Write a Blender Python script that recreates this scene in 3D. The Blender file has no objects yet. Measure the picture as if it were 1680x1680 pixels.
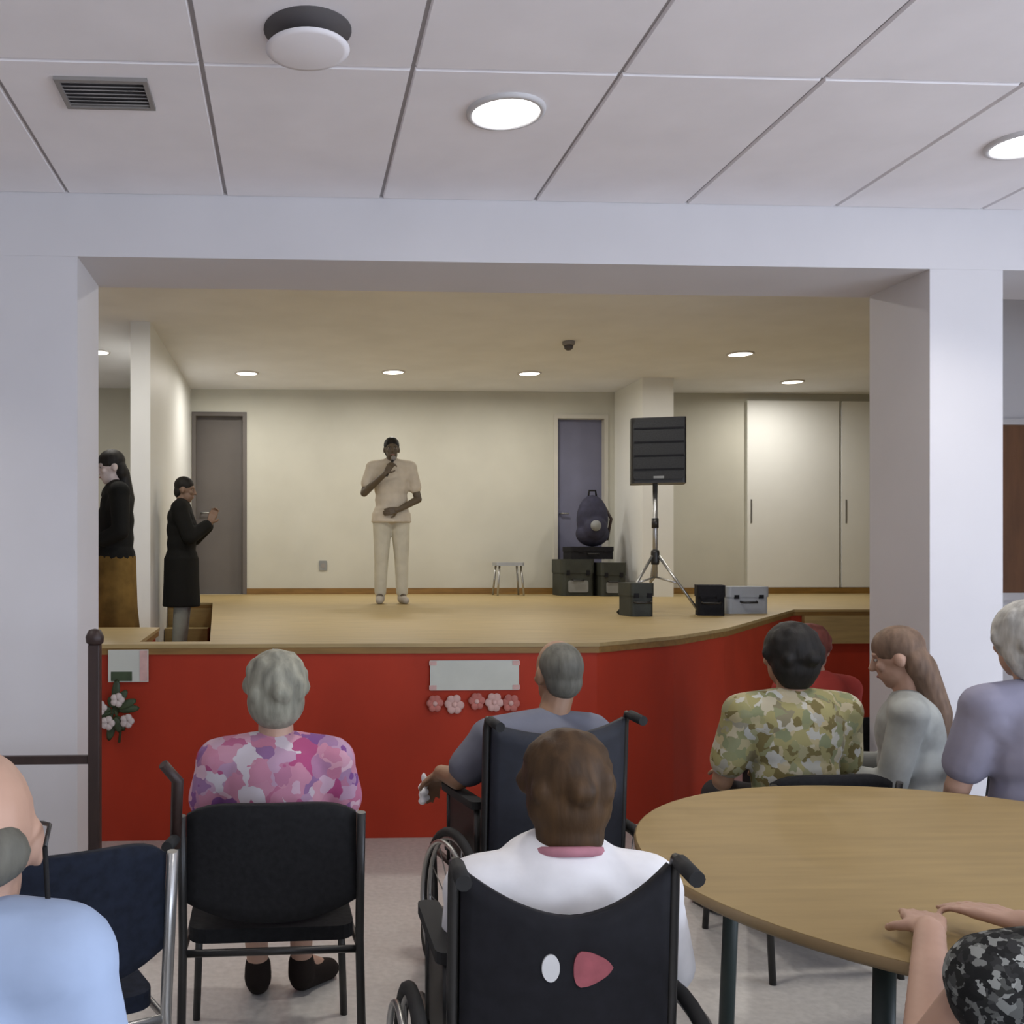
import bpy, bmesh, math, random
from mathutils import Vector, Matrix, Euler

S = bpy.context.scene
COL = S.collection
PI = math.pi
V = Vector

# ------------------------------------------------------------------ camera
# eye 1.5 m above the hall floor, +Y runs from the hall towards the stage
cam_d = bpy.data.cameras.new('camera'); cam = bpy.data.objects.new('camera', cam_d); COL.objects.link(cam)
cam.location = (0, 0, 1.5)
cam.rotation_euler = (PI/2, 0, -math.atan(78/1600))
cam_d.sensor_width = 36; cam_d.lens = 1600/1680*36
cam_d.shift_x = (840-558)/1680; cam_d.shift_y = (915-840)/1680
cam_d.clip_start = 0.05
S.camera = cam

# ------------------------------------------------------------------ world, exposure, daylight
S.view_settings.view_transform = 'Standard'; S.view_settings.look = 'None'
S.view_settings.gamma = 1; S.view_settings.use_curve_mapping = False
S.view_settings.exposure = 0.13
w = bpy.data.worlds.new('world'); S.world = w; w.use_nodes = True
w.node_tree.nodes['Background'].inputs[0].default_value = (0.62, 0.74, 1.0, 1)
w.node_tree.nodes['Background'].inputs[1].default_value = 1.0

def area(name, loc, rot, sx, sy, power, col, shape='RECTANGLE', spread=PI):
    l = bpy.data.lights.new(name, 'AREA'); l.shape = shape; l.size = sx; l.size_y = sy
    l.energy = power; l.color = col; l.spread = spread
    o = bpy.data.objects.new(name, l); o.location = loc; o.rotation_euler = rot; COL.objects.link(o)
    return o
# daylight entering by the hall's windows (right wall and rear wall, behind the photographer)
area('daylight_side_window', (5.56, 0.4, 1.55), (0, PI/2, 0), 1.6, 2.6, 106, (0.75, 0.84, 1.0))
area('daylight_side_window', (5.56, -2.3, 1.55), (0, PI/2, 0), 1.6, 1.8, 54, (0.75, 0.84, 1.0))
area('daylight_rear_window', (2.6, -3.56, 1.55), (PI/2, 0, 0), 3.6, 1.6, 90, (0.77, 0.85, 1.0))
HALL_W, STAGE_W = 5.5, 18.0
HALL_C, STAGE_C = (1.0, 0.95, 0.88), (1.0, 0.955, 0.89)

# ------------------------------------------------------------------ materials
def mat(name, col, rough=0.6, var=0.0, scale=8.0, metal=0.0, stretch=(1, 1, 1), bump=0.0, emit=0.0, spec=0.5):
    m = bpy.data.materials.new(name); m.use_nodes = True
    nt = m.node_tree; b = nt.nodes['Principled BSDF']
    b.inputs['Roughness'].default_value = rough; b.inputs['Metallic'].default_value = metal
    b.inputs['Specular IOR Level'].default_value = spec
    c = tuple(col) + (1,)
    b.inputs['Base Color'].default_value = c
    if emit:
        b.inputs['Emission Color'].default_value = c; b.inputs['Emission Strength'].default_value = emit
    tc = nt.nodes.new('ShaderNodeTexCoord'); mp = nt.nodes.new('ShaderNodeMapping'); mp.inputs['Scale'].default_value = stretch
    nz = nt.nodes.new('ShaderNodeTexNoise'); nz.inputs['Scale'].default_value = scale; nz.inputs['Detail'].default_value = 4
    nt.links.new(tc.outputs['Object'], mp.inputs[0]); nt.links.new(mp.outputs[0], nz.inputs['Vector'])
    if var:
        r = nt.nodes.new('ShaderNodeValToRGB')
        r.color_ramp.elements[0].position = 0.3; r.color_ramp.elements[1].position = 0.7
        r.color_ramp.elements[0].color = tuple(x*(1-var) for x in col) + (1,)
        r.color_ramp.elements[1].color = tuple(min(1, x*(1+var)) for x in col) + (1,)
        nt.links.new(nz.outputs['Fac'], r.inputs[0]); nt.links.new(r.outputs[0], b.inputs['Base Color'])
    if bump:
        bp = nt.nodes.new('ShaderNodeBump'); bp.inputs['Strength'].default_value = bump; bp.inputs['Distance'].default_value = 0.01
        nt.links.new(nz.outputs['Fac'], bp.inputs['Height']); nt.links.new(bp.outputs[0], b.inputs['Normal'])
    return m

def pattern(name, cols, scale=14.0, rough=0.85, kind='voronoi'):
    m = bpy.data.materials.new(name); m.use_nodes = True
    nt = m.node_tree; b = nt.nodes['Principled BSDF']; b.inputs['Roughness'].default_value = rough
    b.inputs['Specular IOR Level'].default_value = 0.2
    tc = nt.nodes.new('ShaderNodeTexCoord')
    if kind == 'voronoi':
        t = nt.nodes.new('ShaderNodeTexVoronoi'); t.inputs['Scale'].default_value = scale; wn = nt.nodes.new('ShaderNodeTexNoise'); wn.inputs['Scale'].default_value = scale*0.8; wn.inputs['Detail'].default_value = 2; nt.links.new(tc.outputs['Object'], wn.inputs['Vector'])
        va = nt.nodes.new('ShaderNodeVectorMath'); va.operation = 'MULTIPLY_ADD'; va.inputs[1].default_value = (2.2/scale,)*3; nt.links.new(wn.outputs['Color'], va.inputs[0]); nt.links.new(tc.outputs['Object'], va.inputs[2]); src = va.outputs[0]
        sep = nt.nodes.new('ShaderNodeSeparateColor'); nt.links.new(t.outputs['Color'], sep.inputs[0]); out = sep.outputs[0]
    else:
        t = nt.nodes.new('ShaderNodeTexNoise'); t.inputs['Scale'].default_value = scale; t.inputs['Detail'].default_value = 2
        out = t.outputs['Fac']; src = tc.outputs['Object']
    nt.links.new(src, t.inputs['Vector'])
    r = nt.nodes.new('ShaderNodeValToRGB'); r.color_ramp.interpolation = 'LINEAR'
    n = len(cols)
    lo, hi = (0.15, 0.85) if kind == 'voronoi' else (0.3, 0.7)
    while len(r.color_ramp.elements) < n: r.color_ramp.elements.new(0.5)
    for i, c in enumerate(cols):
        e = r.color_ramp.elements[i]
        e.position = lo + (hi-lo)*i/(n-1); e.color = tuple(c) + (1,)
    nt.links.new(out, r.inputs[0]); nt.links.new(r.outputs[0], b.inputs['Base Color'])
    return m

M = {}
M['paint'] = mat('white_paint', (0.64, 0.62, 0.63), 0.7, 0.03, 2.0, bump=0.03)
M['panel'] = mat('ceiling_panel_paint', (0.90, 0.86, 0.87), 0.85, 0.04, 3.0, bump=0.05)
M['grid'] = mat('ceiling_joint_shadow_gap', (0.42, 0.40, 0.41), 0.9, 0.05)
M['cream'] = mat('cream_wall_paint', (0.56, 0.55, 0.475), 0.75, 0.04, 2.0, bump=0.03)
M['stageceil'] = mat('stage_ceiling_paint', (0.83, 0.85, 0.90), 0.85, 0.04, 2.0)
M['whitepanel'] = mat('white_lacquered_panel', (0.82, 0.83, 0.80), 0.5, 0.02, 2.0)
M['floor'] = mat('pale_terrazzo', (0.54, 0.515, 0.485), 0.35, 0.10, 40.0)
M['wood'] = mat('stage_floor_wood', (0.395, 0.288, 0.12), 0.45, 0.14, 3.0, stretch=(1, 9, 9), bump=0.03)
M['woodedge'] = mat('stage_nosing_wood', (0.24, 0.13, 0.03), 0.5, 0.2, 4.0, stretch=(1, 9, 9))
M['red'] = mat('red_stage_cladding', (0.42, 0.036, 0.012), 0.6, 0.12, 2.5, stretch=(1, 1, 0.6), spec=0.3)
M['table'] = mat('oak_laminate', (0.305, 0.213, 0.088), 0.55, 0.10, 3.0, stretch=(1, 8, 8), spec=0.3)
M['tableedge'] = mat('oak_edge_band', (0.25, 0.17, 0.08), 0.5, 0.1, 5.0)
M['tealmetal'] = mat('dark_teal_metal', (0.03, 0.045, 0.042), 0.45, 0.1, 8.0)
M['blackmetal'] = mat('black_metal', (0.018, 0.017, 0.016), 0.4, 0.1, 9.0)
M['chrome'] = mat('grey_tube_metal', (0.45, 0.45, 0.44), 0.3, 0.05, 9.0, metal=0.8)
M['blackfab'] = mat('black_fabric', (0.012, 0.012, 0.013), 0.85, 0.25, 60.0, bump=0.1, spec=0.25)
M['navyfab'] = mat('navy_fabric', (0.010, 0.014, 0.026), 0.85, 0.3, 40.0, bump=0.1, spec=0.25)
M['charcoal'] = mat('charcoal_nylon', (0.011, 0.011, 0.014), 0.8, 0.2, 30.0, bump=0.05, spec=0.25)
M['navynylon'] = mat('navy_nylon', (0.012, 0.014, 0.022), 0.7, 0.2, 30.0, bump=0.05)
M['rubber'] = mat('black_rubber', (0.014, 0.014, 0.014), 0.8, 0.1, 20.0)
M['darkbrown'] = mat('dark_brown_wood', (0.035, 0.018, 0.014), 0.5, 0.2, 6.0, stretch=(6, 6, 1))
M['brownpanel'] = mat('brown_panel_wood', (0.16, 0.07, 0.028), 0.5, 0.2, 3.0, stretch=(6, 6, 1))
M['doorgrey'] = mat('grey_door_paint', (0.13, 0.115, 0.105), 0.6, 0.06, 3.0)
M['doorblue'] = mat('blue_grey_door_paint', (0.17, 0.175, 0.26), 0.6, 0.08, 3.0)
M['jamb'] = mat('pale_door_frame_paint', (0.58, 0.56, 0.50), 0.6, 0.03, 3.0)
M['vent'] = mat('vent_grey_metal', (0.27, 0.25, 0.235), 0.6, 0.05)
M['ventdark'] = mat('vent_dark_metal', (0.10, 0.09, 0.09), 0.7, 0.05)
M['pale'] = mat('pale_plastic', (0.62, 0.60, 0.60), 0.5, 0.03)
M['lamp_hall'] = mat('lit_diffuser_white', (1, 0.99, 0.98), 0.5, emit=9.0)
M['lamp_stage'] = mat('lit_diffuser_warm', (1, 0.92, 0.80), 0.5, emit=3.5)
M['paper'] = mat('white_paper', (0.60, 0.62, 0.55), 0.8, 0.05, 6.0)
M['pinkpaper'] = mat('pink_paper', (0.50, 0.17, 0.14), 0.8, 0.25, 14.0)
M['palepink'] = mat('pale_pink_paper', (0.65, 0.42, 0.38), 0.8, 0.15, 14.0)
M['greypaint'] = mat('grey_plastic_case', (0.36, 0.38, 0.41), 0.5, 0.08, 6.0)
M['greencase'] = mat('dark_green_case', (0.030, 0.034, 0.026), 0.6, 0.2, 8.0)
M['navybag'] = mat('navy_bag_cloth', (0.024, 0.024, 0.05), 0.8, 0.25, 12.0)
M['label'] = mat('grey_label', (0.24, 0.25, 0.25), 0.6, 0.1, 8.0)
M['grille'] = mat('speaker_grille', (0.016, 0.017, 0.018), 0.6, 0.3, 90.0, bump=0.2)
M['white'] = mat('white_print', (0.66, 0.66, 0.66), 0.7, 0.04)
M['redprint'] = mat('faded_red_print', (0.30, 0.075, 0.09), 0.7, 0.25, 20.0)
M['leaf'] = mat('dark_leaf', (0.045, 0.07, 0.03), 0.5, 0.3, 9.0)
M['petal'] = mat('pale_petal', (0.62, 0.55, 0.52), 0.6, 0.08, 9.0)
M['eyewhite'] = mat('eye_white', (0.42, 0.39, 0.36), 0.3, 0.02)
M['eyedark'] = mat('eye_dark', (0.02, 0.015, 0.012), 0.2, 0.02)
M['lip'] = mat('lip', (0.30, 0.12, 0.10), 0.5, 0.1)
M['glass'] = mat('window_glass', (0.8, 0.85, 0.9), 0.05, 0.0)
M['glass'].node_tree.nodes['Principled BSDF'].inputs['Transmission Weight'].default_value = 1.0
def skin(n, c): M[n] = mat(n, c, 0.55, 0.08, 12.0)
skin('skin_fair', (0.46, 0.28, 0.20)); skin('skin_tan', (0.30, 0.17, 0.10)); skin('skin_dark', (0.12, 0.09, 0.058))
skin('skin_olive', (0.24, 0.15, 0.10)); skin('skin_pale', (0.60, 0.50, 0.46))
def hair(n, c): M[n] = mat(n, c, 0.6, 0.35, 35.0, stretch=(1, 1, 0.25), bump=0.35, spec=0.3)
hair('hair_grey', (0.27, 0.26, 0.20)); hair('hair_white', (0.40, 0.39, 0.36)); hair('hair_brown', (0.062, 0.032, 0.012))
hair('hair_black', (0.012, 0.010, 0.008)); hair('hair_auburn', (0.16, 0.045, 0.035)); hair('hair_tawny', (0.17, 0.11, 0.075))
hair('hair_steel', (0.11, 0.105, 0.085))
M['pinkfloral'] = pattern('pink_floral_cloth', [(0.50, 0.22, 0.30), (0.62, 0.42, 0.48), (0.17, 0.06, 0.22), (0.55, 0.28, 0.34), (0.36, 0.05, 0.16), (0.58, 0.52, 0.55)], 20)
M['yellowprint'] = pattern('olive_yellow_print_cloth', [(0.30, 0.27, 0.12), (0.20, 0.22, 0.12), (0.42, 0.35, 0.20), (0.46, 0.46, 0.42), (0.16, 0.13, 0.05)], 26)
M['bwprint'] = pattern('black_white_print_cloth', [(0.012, 0.012, 0.012), (0.02, 0.02, 0.02), (0.02, 0.02, 0.018), (0.33, 0.34, 0.32), (0.03, 0.03, 0.03)], 75)
def cloth(n, c, v=0.08): M[n] = mat(n, c, 0.9, v, 9.0, bump=0.15, spec=0.2)
cloth('cloth_white', (0.84, 0.83, 0.84)); cloth('cloth_grey', (0.15, 0.155, 0.19)); cloth('cloth_blue', (0.33, 0.41, 0.57))
cloth('cloth_lilac', (0.26, 0.25, 0.32)); cloth('cloth_sage', (0.34, 0.35, 0.33), 0.2); cloth('cloth_red', (0.36, 0.05, 0.04))
cloth('cloth_black', (0.010, 0.010, 0.009)); cloth('cloth_jean', (0.27, 0.29, 0.27)); cloth('cloth_beige', (0.66, 0.59, 0.48))
cloth('cloth_stone', (0.64, 0.61, 0.50)); cloth('cloth_gold', (0.17, 0.10, 0.025), 0.3); cloth('cloth_dark', (0.03, 0.028, 0.03))
cloth('cloth_khaki', (0.30, 0.25, 0.20)); cloth('shoe_dark', (0.016, 0.011, 0.009)); cloth('shoe_light', (0.5, 0.46, 0.4))
cloth('cloth_pinktrim', (0.45, 0.20, 0.24), 0.35)

# ------------------------------------------------------------------ mesh helpers
class MB:
    def __init__(s): s.v = []; s.f = []; s.sm = []
    def _add(s, vs, fs, smooth=False):
        n = len(s.v); s.v += [tuple(x) for x in vs]; s.f += [tuple(i+n for i in f) for f in fs]; s.sm += [smooth]*len(fs); return s
    def box(s, lo, hi, rot=None, piv=None):
        x0, y0, z0 = lo; x1, y1, z1 = hi
        vs = [V(p) for p in ((x0,y0,z0),(x1,y0,z0),(x1,y1,z0),(x0,y1,z0),(x0,y0,z1),(x1,y0,z1),(x1,y1,z1),(x0,y1,z1))]
        if rot is not None:
            c = V(piv) if piv else sum(vs, V())/8
            vs = [c + rot @ (p-c) for p in vs]
        return s._add(vs, [(0,3,2,1),(4,5,6,7),(0,1,5,4),(1,2,6,5),(2,3,7,6),(3,0,4,7)])
    def rbox(s, lo, hi, r=0.02, n=3, axis=2):
        # box with rounded corners in the plane across `axis`
        a, b = [i for i in range(3) if i != axis]
        pts = []
        for cx, cy, a0 in ((hi[a]-r, hi[b]-r, 0), (lo[a]+r, hi[b]-r, 90), (lo[a]+r, lo[b]+r, 180), (hi[a]-r, lo[b]+r, 270)):
            for k in range(n+1):
                t = math.radians(a0 + 90*k/n); pts.append((cx+r*math.cos(t), cy+r*math.sin(t)))
        vs = []
        for h in (lo[axis], hi[axis]):
            for p in pts:
                q = [0, 0, 0]; q[a], q[b], q[axis] = p[0], p[1], h; vs.append(q)
        m = len(pts)
        fs = [tuple(range(m))[::-1], tuple(range(m, 2*m))] + [(i, (i+1) % m, m+(i+1) % m, m+i) for i in range(m)]
        return s._add(vs, fs)
    def prism(s, poly, z0, z1):
        m = len(poly); vs = [(x, y, z0) for x, y in poly] + [(x, y, z1) for x, y in poly]
        return s._add(vs, [tuple(range(m))[::-1], tuple(range(m, 2*m))] + [(i, (i+1) % m, m+(i+1) % m, m+i) for i in range(m)])
    def lathe(s, prof, c=(0, 0, 0), n=32, axis=V((0, 0, 1)), cap=True):
        q = V((0, 0, 1)).rotation_difference(V(axis)).to_matrix(); c = V(c); vs = []; fs = []
        for r, z in prof:
            for i in range(n):
                t = 2*PI*i/n; vs.append(c + q @ V((r*math.cos(t), r*math.sin(t), z)))
        for j in range(len(prof)-1):
            for i in range(n): fs.append((j*n+i, j*n+(i+1) % n, (j+1)*n+(i+1) % n, (j+1)*n+i))
        s._add(vs, fs, True)
        if cap:
            b = len(s.v)-len(vs); s.f += [tuple(b+i for i in range(n))[::-1], tuple(b+(len(prof)-1)*n+i for i in range(n))]; s.sm += [False, False]
        return s
    def tube(s, pts, r, n=10, closed=False):
        pts = [V(p) for p in pts]; m = len(pts); rs = r if isinstance(r, (list, tuple)) else [r]*m
        vs = []; fs = []; up = None
        for i, p in enumerate(pts):
            if closed: d = pts[(i+1) % m]-pts[i-1]
            else: d = pts[min(i+1, m-1)]-pts[max(i-1, 0)]
            d.normalize()
            if up is None:
                up = V((0, 0, 1)) if abs(d.z) < 0.9 else V((1, 0, 0))
            x = d.cross(up); x.normalize(); y = x.cross(d); up = y
            for k in range(n):
                t = 2*PI*k/n; vs.append(p + (x*math.cos(t)+y*math.sin(t))*rs[i])
        for i in range(m if closed else m-1):
            for k in range(n): fs.append((i*n+k, i*n+(k+1) % n, ((i+1) % m)*n+(k+1) % n, ((i+1) % m)*n+k))
        s._add(vs, fs, True)
        if not closed:
            b = len(s.v)-len(vs); s.f += [tuple(b+k for k in range(n))[::-1], tuple(b+(m-1)*n+k for k in range(n))]; s.sm += [False]*2
        return s
    def ell(s, c, r, B=None, n=16, m=10):
        c = V(c); vs = [V((0, 0, -1))]; fs = []
        for j in range(1, m):
            a = -PI/2+PI*j/m
            for i in range(n):
                t = 2*PI*i/n; vs.append(V((math.cos(a)*math.cos(t), math.cos(a)*math.sin(t), math.sin(a))))
        vs.append(V((0, 0, 1)))
        for i in range(n): fs.append((0, 1+(i+1) % n, 1+i)); fs.append((len(vs)-1, 1+(m-2)*n+i, 1+(m-2)*n+(i+1) % n))
        for j in range(m-2):
            for i in range(n): fs.append((1+j*n+i, 1+j*n+(i+1) % n, 1+(j+1)*n+(i+1) % n, 1+(j+1)*n+i))
        out = []
        for p in vs:
            q = V((p.x*r[0], p.y*r[1], p.z*r[2])); out.append(c + (B @ q if B is not None else q))
        return s._add(out, fs, True)
    def cap(s, a, b, ra, rb, n=12, flat=1.0):
        # tapered capsule between two joints
        a, b = V(a), V(b); d = b-a; L = d.length
        if L < 1e-6: return s.ell(a, (ra,)*3)
        d.normalize(); u = V((0, 0, 1)) if abs(d.z) < 0.9 else V((0, 1, 0)); x = d.cross(u).normalized(); y = x.cross(d)
        rings = []
        for k in range(1, 4): t = -PI/2+PI/2*k/4; rings.append((a+d*(ra*math.sin(t)), ra*math.cos(t)))
        rings += [(a, ra), (b, rb)]
        for k in range(1, 4): t = PI/2*k/4; rings.append((b+d*(rb*math.sin(t)), rb*math.cos(t)))
        vs = [a-d*ra]; fs = []
        for p, r in rings:
            for i in range(n): t = 2*PI*i/n; vs.append(p+(x*math.cos(t)+y*math.sin(t)*flat)*r)
        vs.append(b+d*rb); R = len(rings)
        for i in range(n): fs.append((0, 1+(i+1) % n, 1+i)); fs.append((len(vs)-1, 1+(R-1)*n+i, 1+(R-1)*n+(i+1) % n))
        for j in range(R-1):
            for i in range(n): fs.append((1+j*n+i, 1+j*n+(i+1) % n, 1+(j+1)*n+(i+1) % n, 1+(j+1)*n+i))
        return s._add(vs, fs, True)
    def mesh(s, name):
        me = bpy.data.meshes.new(name); me.from_pydata(s.v, [], s.f); me.update()
        bm = bmesh.new(); bm.from_mesh(me); bmesh.ops.recalc_face_normals(bm, faces=bm.faces); bm.to_mesh(me); bm.free()
        if any(s.sm): me.polygons.foreach_set('use_smooth', s.sm)
        return me
    def build(s, name, m, parent=None, loc=(0, 0, 0), rz=0):
        me = s.mesh(name); me.materials.append(M[m]); o = bpy.data.objects.new(name, me); COL.objects.link(o)
        o.parent = parent; o.location = loc; o.rotation_euler = (0, 0, rz)
        return o

def tag(o, label, cat, group=None):
    o['label'] = label; o['category'] = cat
    if group: o['group'] = group
    return o
def struct(o, label=None):
    o['kind'] = 'structure'
    if label: o['label'] = label
    return o
def empty(name, loc=(0, 0, 0), rz=0):
    o = bpy.data.objects.new(name, None); o.location = loc; o.rotation_euler = (0, 0, rz); o.empty_display_size = 0.1; COL.objects.link(o); return o
def copy_tree(o, parent=None):
    c = o.copy(); COL.objects.link(c); c.parent = parent
    for ch in list(o.children): copy_tree(ch, c)
    return c
def blob(mb, name, m, parent=None, voxel=0.009, smooth=4, loc=(0, 0, 0), rz=0):
    # overlapping capsules and ellipsoids fused into one continuous skin
    me = mb.mesh(name+'_tmp'); t = bpy.data.objects.new('tmp', me); COL.objects.link(t)
    r = t.modifiers.new('r', 'REMESH'); r.mode = 'VOXEL'; r.voxel_size = voxel; r.use_smooth_shade = True
    if smooth: k = t.modifiers.new('s', 'SMOOTH'); k.factor = 0.5; k.iterations = smooth
    dg = bpy.context.evaluated_depsgraph_get()
    out = bpy.data.meshes.new_from_object(t.evaluated_get(dg)); out.name = name
    bpy.data.objects.remove(t); bpy.data.meshes.remove(me)
    out.materials.clear(); out.materials.append(M[m])
    out.polygons.foreach_set('use_smooth', [True]*len(out.polygons))
    o = bpy.data.objects.new(name, out); COL.objects.link(o); o.parent = parent; o.location = loc; o.rotation_euler = (0, 0, rz)
    return o

# ------------------------------------------------------------------ the setting
SZ = 1.043        # stage level
CZ, KZ = 3.0, 3.6 # hall ceiling, stage ceiling
BY0, BY1, BZ = 4.06, 4.52, 2.74   # the dropped beam
BACK = 12.2
X0, X1, Y0 = -3.6, 5.6, -3.6

struct(MB().box((X0-0.2, Y0-0.2, -0.1), (X1+4, BACK, 0)).build('floor', 'floor'), 'pale grey polished hall floor')
# hall ceiling: backing and one panel for each field of the grid
ceil = struct(MB().box((X0, Y0, CZ+0.012), (X1, BY0, CZ+0.1)).build('ceiling', 'grid'), 'suspended hall ceiling of pale grey panels')
TX, TY = 0.648, 1.36
xs = [-0.278+TX*k for k in range(-6, 11)]; ys = [2.98-TY*k for k in range(5, -1, -1)]+[BY0]
for i in range(len(xs)-1):
    for j in range(len(ys)-1):
        xa, xb, ya, yb = max(xs[i], X0)+0.006, min(xs[i+1], X1)-0.006, max(ys[j], Y0)+0.006, min(ys[j+1], BY0)-(0.006 if ys[j+1] < BY0 else 0)
        if xb-xa < 0.05 or yb-ya < 0.05: continue
        b = MB(); dz = 0.004
        vs = [(xa, ya, CZ+0.011), (xb, ya, CZ+0.011), (xb, yb, CZ+0.011), (xa, yb, CZ+0.011), (xa+dz, ya+dz, CZ), (xb-dz, ya+dz, CZ), (xb-dz, yb-dz, CZ), (xa+dz, yb-dz, CZ)]
        b._add(vs, [(0,1,2,3),(4,7,6,5),(0,4,5,1),(1,5,6,2),(2,6,7,3),(3,7,4,0)]); b.build('ceiling_panel', 'panel', ceil)
struct(MB().box((X0, BY0, BZ), (X1, BY1, KZ+0.1)).build('trim_1', 'paint'), 'white dropped beam across the hall ceiling')
struct(MB().box((-1.24, BY0+0.002, 0), (-0.885, BY1-0.02, BZ)).build('trim_2', 'paint'), 'broad white pillar at the left edge of the picture')
struct(MB().box((2.735, BY0+0.002, 0), (3.06, BY1-0.02, BZ)).build('trim_3', 'paint'), 'white pillar carrying the beam to the right of the stage')
struct(MB().box((X0-0.2, BY1, KZ), (9.4, BACK+0.2, KZ+0.1)).build('ceiling', 'stageceil'), 'plain ceiling above the stage')
# walls
struct(MB().box((X0-0.2, Y0-0.2, 0), (X0, BACK, KZ)).build('wall_left', 'paint'))
wr = MB()
wr.box((X1, Y0-0.2, 0), (X1+0.2, 6.2, 0.7)).box((X1, Y0-0.2, 2.4), (X1+0.2, 6.2, KZ))
for a, b in ((Y0-0.2, -3.2), (-1.4, -0.9), (1.7, 6.2)): wr.box((X1, a, 0.7), (X1+0.2, b, 2.4))
struct(wr.build('wall_right', 'paint'))
wb = MB()
wb.box((X0, Y0-0.2, 0), (X1, Y0, 0.7)).box((X0, Y0-0.2, 2.4), (X1, Y0, KZ)).box((X0, Y0-0.2, 0.7), (0.8, Y0, 2.4)).box((4.4, Y0-0.2, 0.7), (X1, Y0, 2.4))
struct(wb.build('wall_back', 'paint'))
def window(name, lo, hi, ax):
    # frame of four bars with a mullion and two panes; ax = the axis along the wall
    o = struct(MB().box(lo, (hi[0], hi[1], lo[2]+0.06)).box((lo[0], lo[1], hi[2]-0.06), hi).build(name, 'jamb'))
    n = 3
    for k in range(n):
        c = lo[ax]+(hi[ax]-lo[ax])*k/(n-1); c = min(max(c, lo[ax]+0.03), hi[ax]-0.03)
        a, b = list(lo), list(hi); a[ax], b[ax] = c-0.03, c+0.03; a[2] += 0.06; b[2] -= 0.06; MB().box(a, b).build('window_frame', 'jamb', o)
    for k in range(n-1):
        a, b = list(lo), list(hi); oth = 1-ax
        a[ax] = lo[ax]+(hi[ax]-lo[ax])*k/(n-1)+0.06; b[ax] = lo[ax]+(hi[ax]-lo[ax])*(k+1)/(n-1)-0.06
        m = (lo[oth]+hi[oth])/2; a[oth], b[oth] = m-0.003, m+0.003; a[2] += 0.06; b[2] -= 0.06
        MB().box(a, b).build('pane', 'glass', o)
window('window_1', (X1+0.08, -0.9, 0.7), (X1+0.14, 1.7, 2.4), 1)
window('window_2', (X1+0.08, -3.2, 0.7), (X1+0.14, -1.4, 2.4), 1)
window('window_3', (0.8, Y0-0.14, 0.7), (4.4, Y0-0.08, 2.4), 0)
# cross wall to the right of the stage, seen past the right pillar
struct(MB().box((4.15, 6.2, 0), (9.4, 6.35, KZ)).build('wall_cross', 'paint'), 'pale wall seen past the right pillar')
# stage back wall (with two door openings) and side wall
D1, D2 = (-1.25, -0.57), (3.30, 4.0)
DH = SZ+2.27
b = MB()
b.box((X0, BACK, 0), (D1[0], BACK+0.2, KZ)).box((D1[1], BACK, 0), (D2[0], BACK+0.2, KZ)).box((D2[1], BACK, 0), (9.4, BACK+0.2, KZ))
for d in (D1, D2): b.box((d[0], BACK, DH), (d[1], BACK+0.2, KZ)).box((d[0], BACK, 0), (d[1], BACK+0.2, SZ))
struct(b.build('wall_stage', 'cream'), 'cream rear wall of the stage')
struct(MB().box((9.2, 6.35, 0), (9.4, BACK, KZ)).build('wall_stage_side', 'cream'))
# short wing walls on the stage
struct(MB().box((-1.44, 8.75, 0), (-1.265, BACK-0.002, KZ)).build('wall_wing_left', 'whitepanel'), 'narrow white wing wall at the left of the stage')
struct(MB().box((4.08, 11.2, SZ), (4.45, BACK-0.002, KZ)).build('wall_wing_right', 'whitepanel'), 'white pier behind the loudspeaker')
def door(name, d, leaf, label):
    o = struct(MB().box((d[0]+0.05, BACK+0.10, SZ), (d[1]-0.05, BACK+0.145, DH-0.05)).build(name, leaf), label)
    f = MB().box((d[0], BACK-0.015, SZ), (d[0]+0.05, BACK+0.15, DH)).box((d[1]-0.05, BACK-0.015, SZ), (d[1], BACK+0.15, DH)).box((d[0]+0.05, BACK-0.015, DH-0.05), (d[1]-0.05, BACK+0.15, DH))
    f.build('door_frame', 'jamb' if leaf == 'doorblue' else 'doorgrey', o)
    x = d[0]+0.11
    MB().tube([(x, BACK+0.10, SZ+1.02), (x, BACK+0.05, SZ+1.02), (x+0.1, BACK+0.05, SZ+1.02)], 0.011, 8).build('door_handle', 'chrome', o)
    return o
door('door_1', D1, 'doorgrey', 'dark grey door left of the performer')
door('door_2', D2, 'doorblue', 'blue-grey door right of the performer')
# tall white sliding panels at the stage's right end
for i, (a, c) in enumerate(((5.78, 6.98), (7.02, 7.44))):
    o = struct(MB().box((a, BACK-0.06, SZ+0.08), (c, BACK, KZ-0.1)).build('door_%d' % (3+i), 'whitepanel'), ('wide' if i == 0 else 'narrow')+' white floor to ceiling panel under the stage light')
    MB().box((a+0.04, BACK-0.066, SZ+0.9), (a+0.06, BACK-0.06, SZ+1.2)).build('pull_handle', 'chrome', o)
bb = MB()
for a, c in ((D1[1], D2[0]), (4.45, 9.2)): bb.box((a, BACK-0.075 if a > 4.4 else BACK-0.02, SZ), (c, BACK-0.0005, SZ+0.075))
struct(bb.build('baseboard_stage', 'woodedge'), 'brown skirting board along the stage wall')

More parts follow.
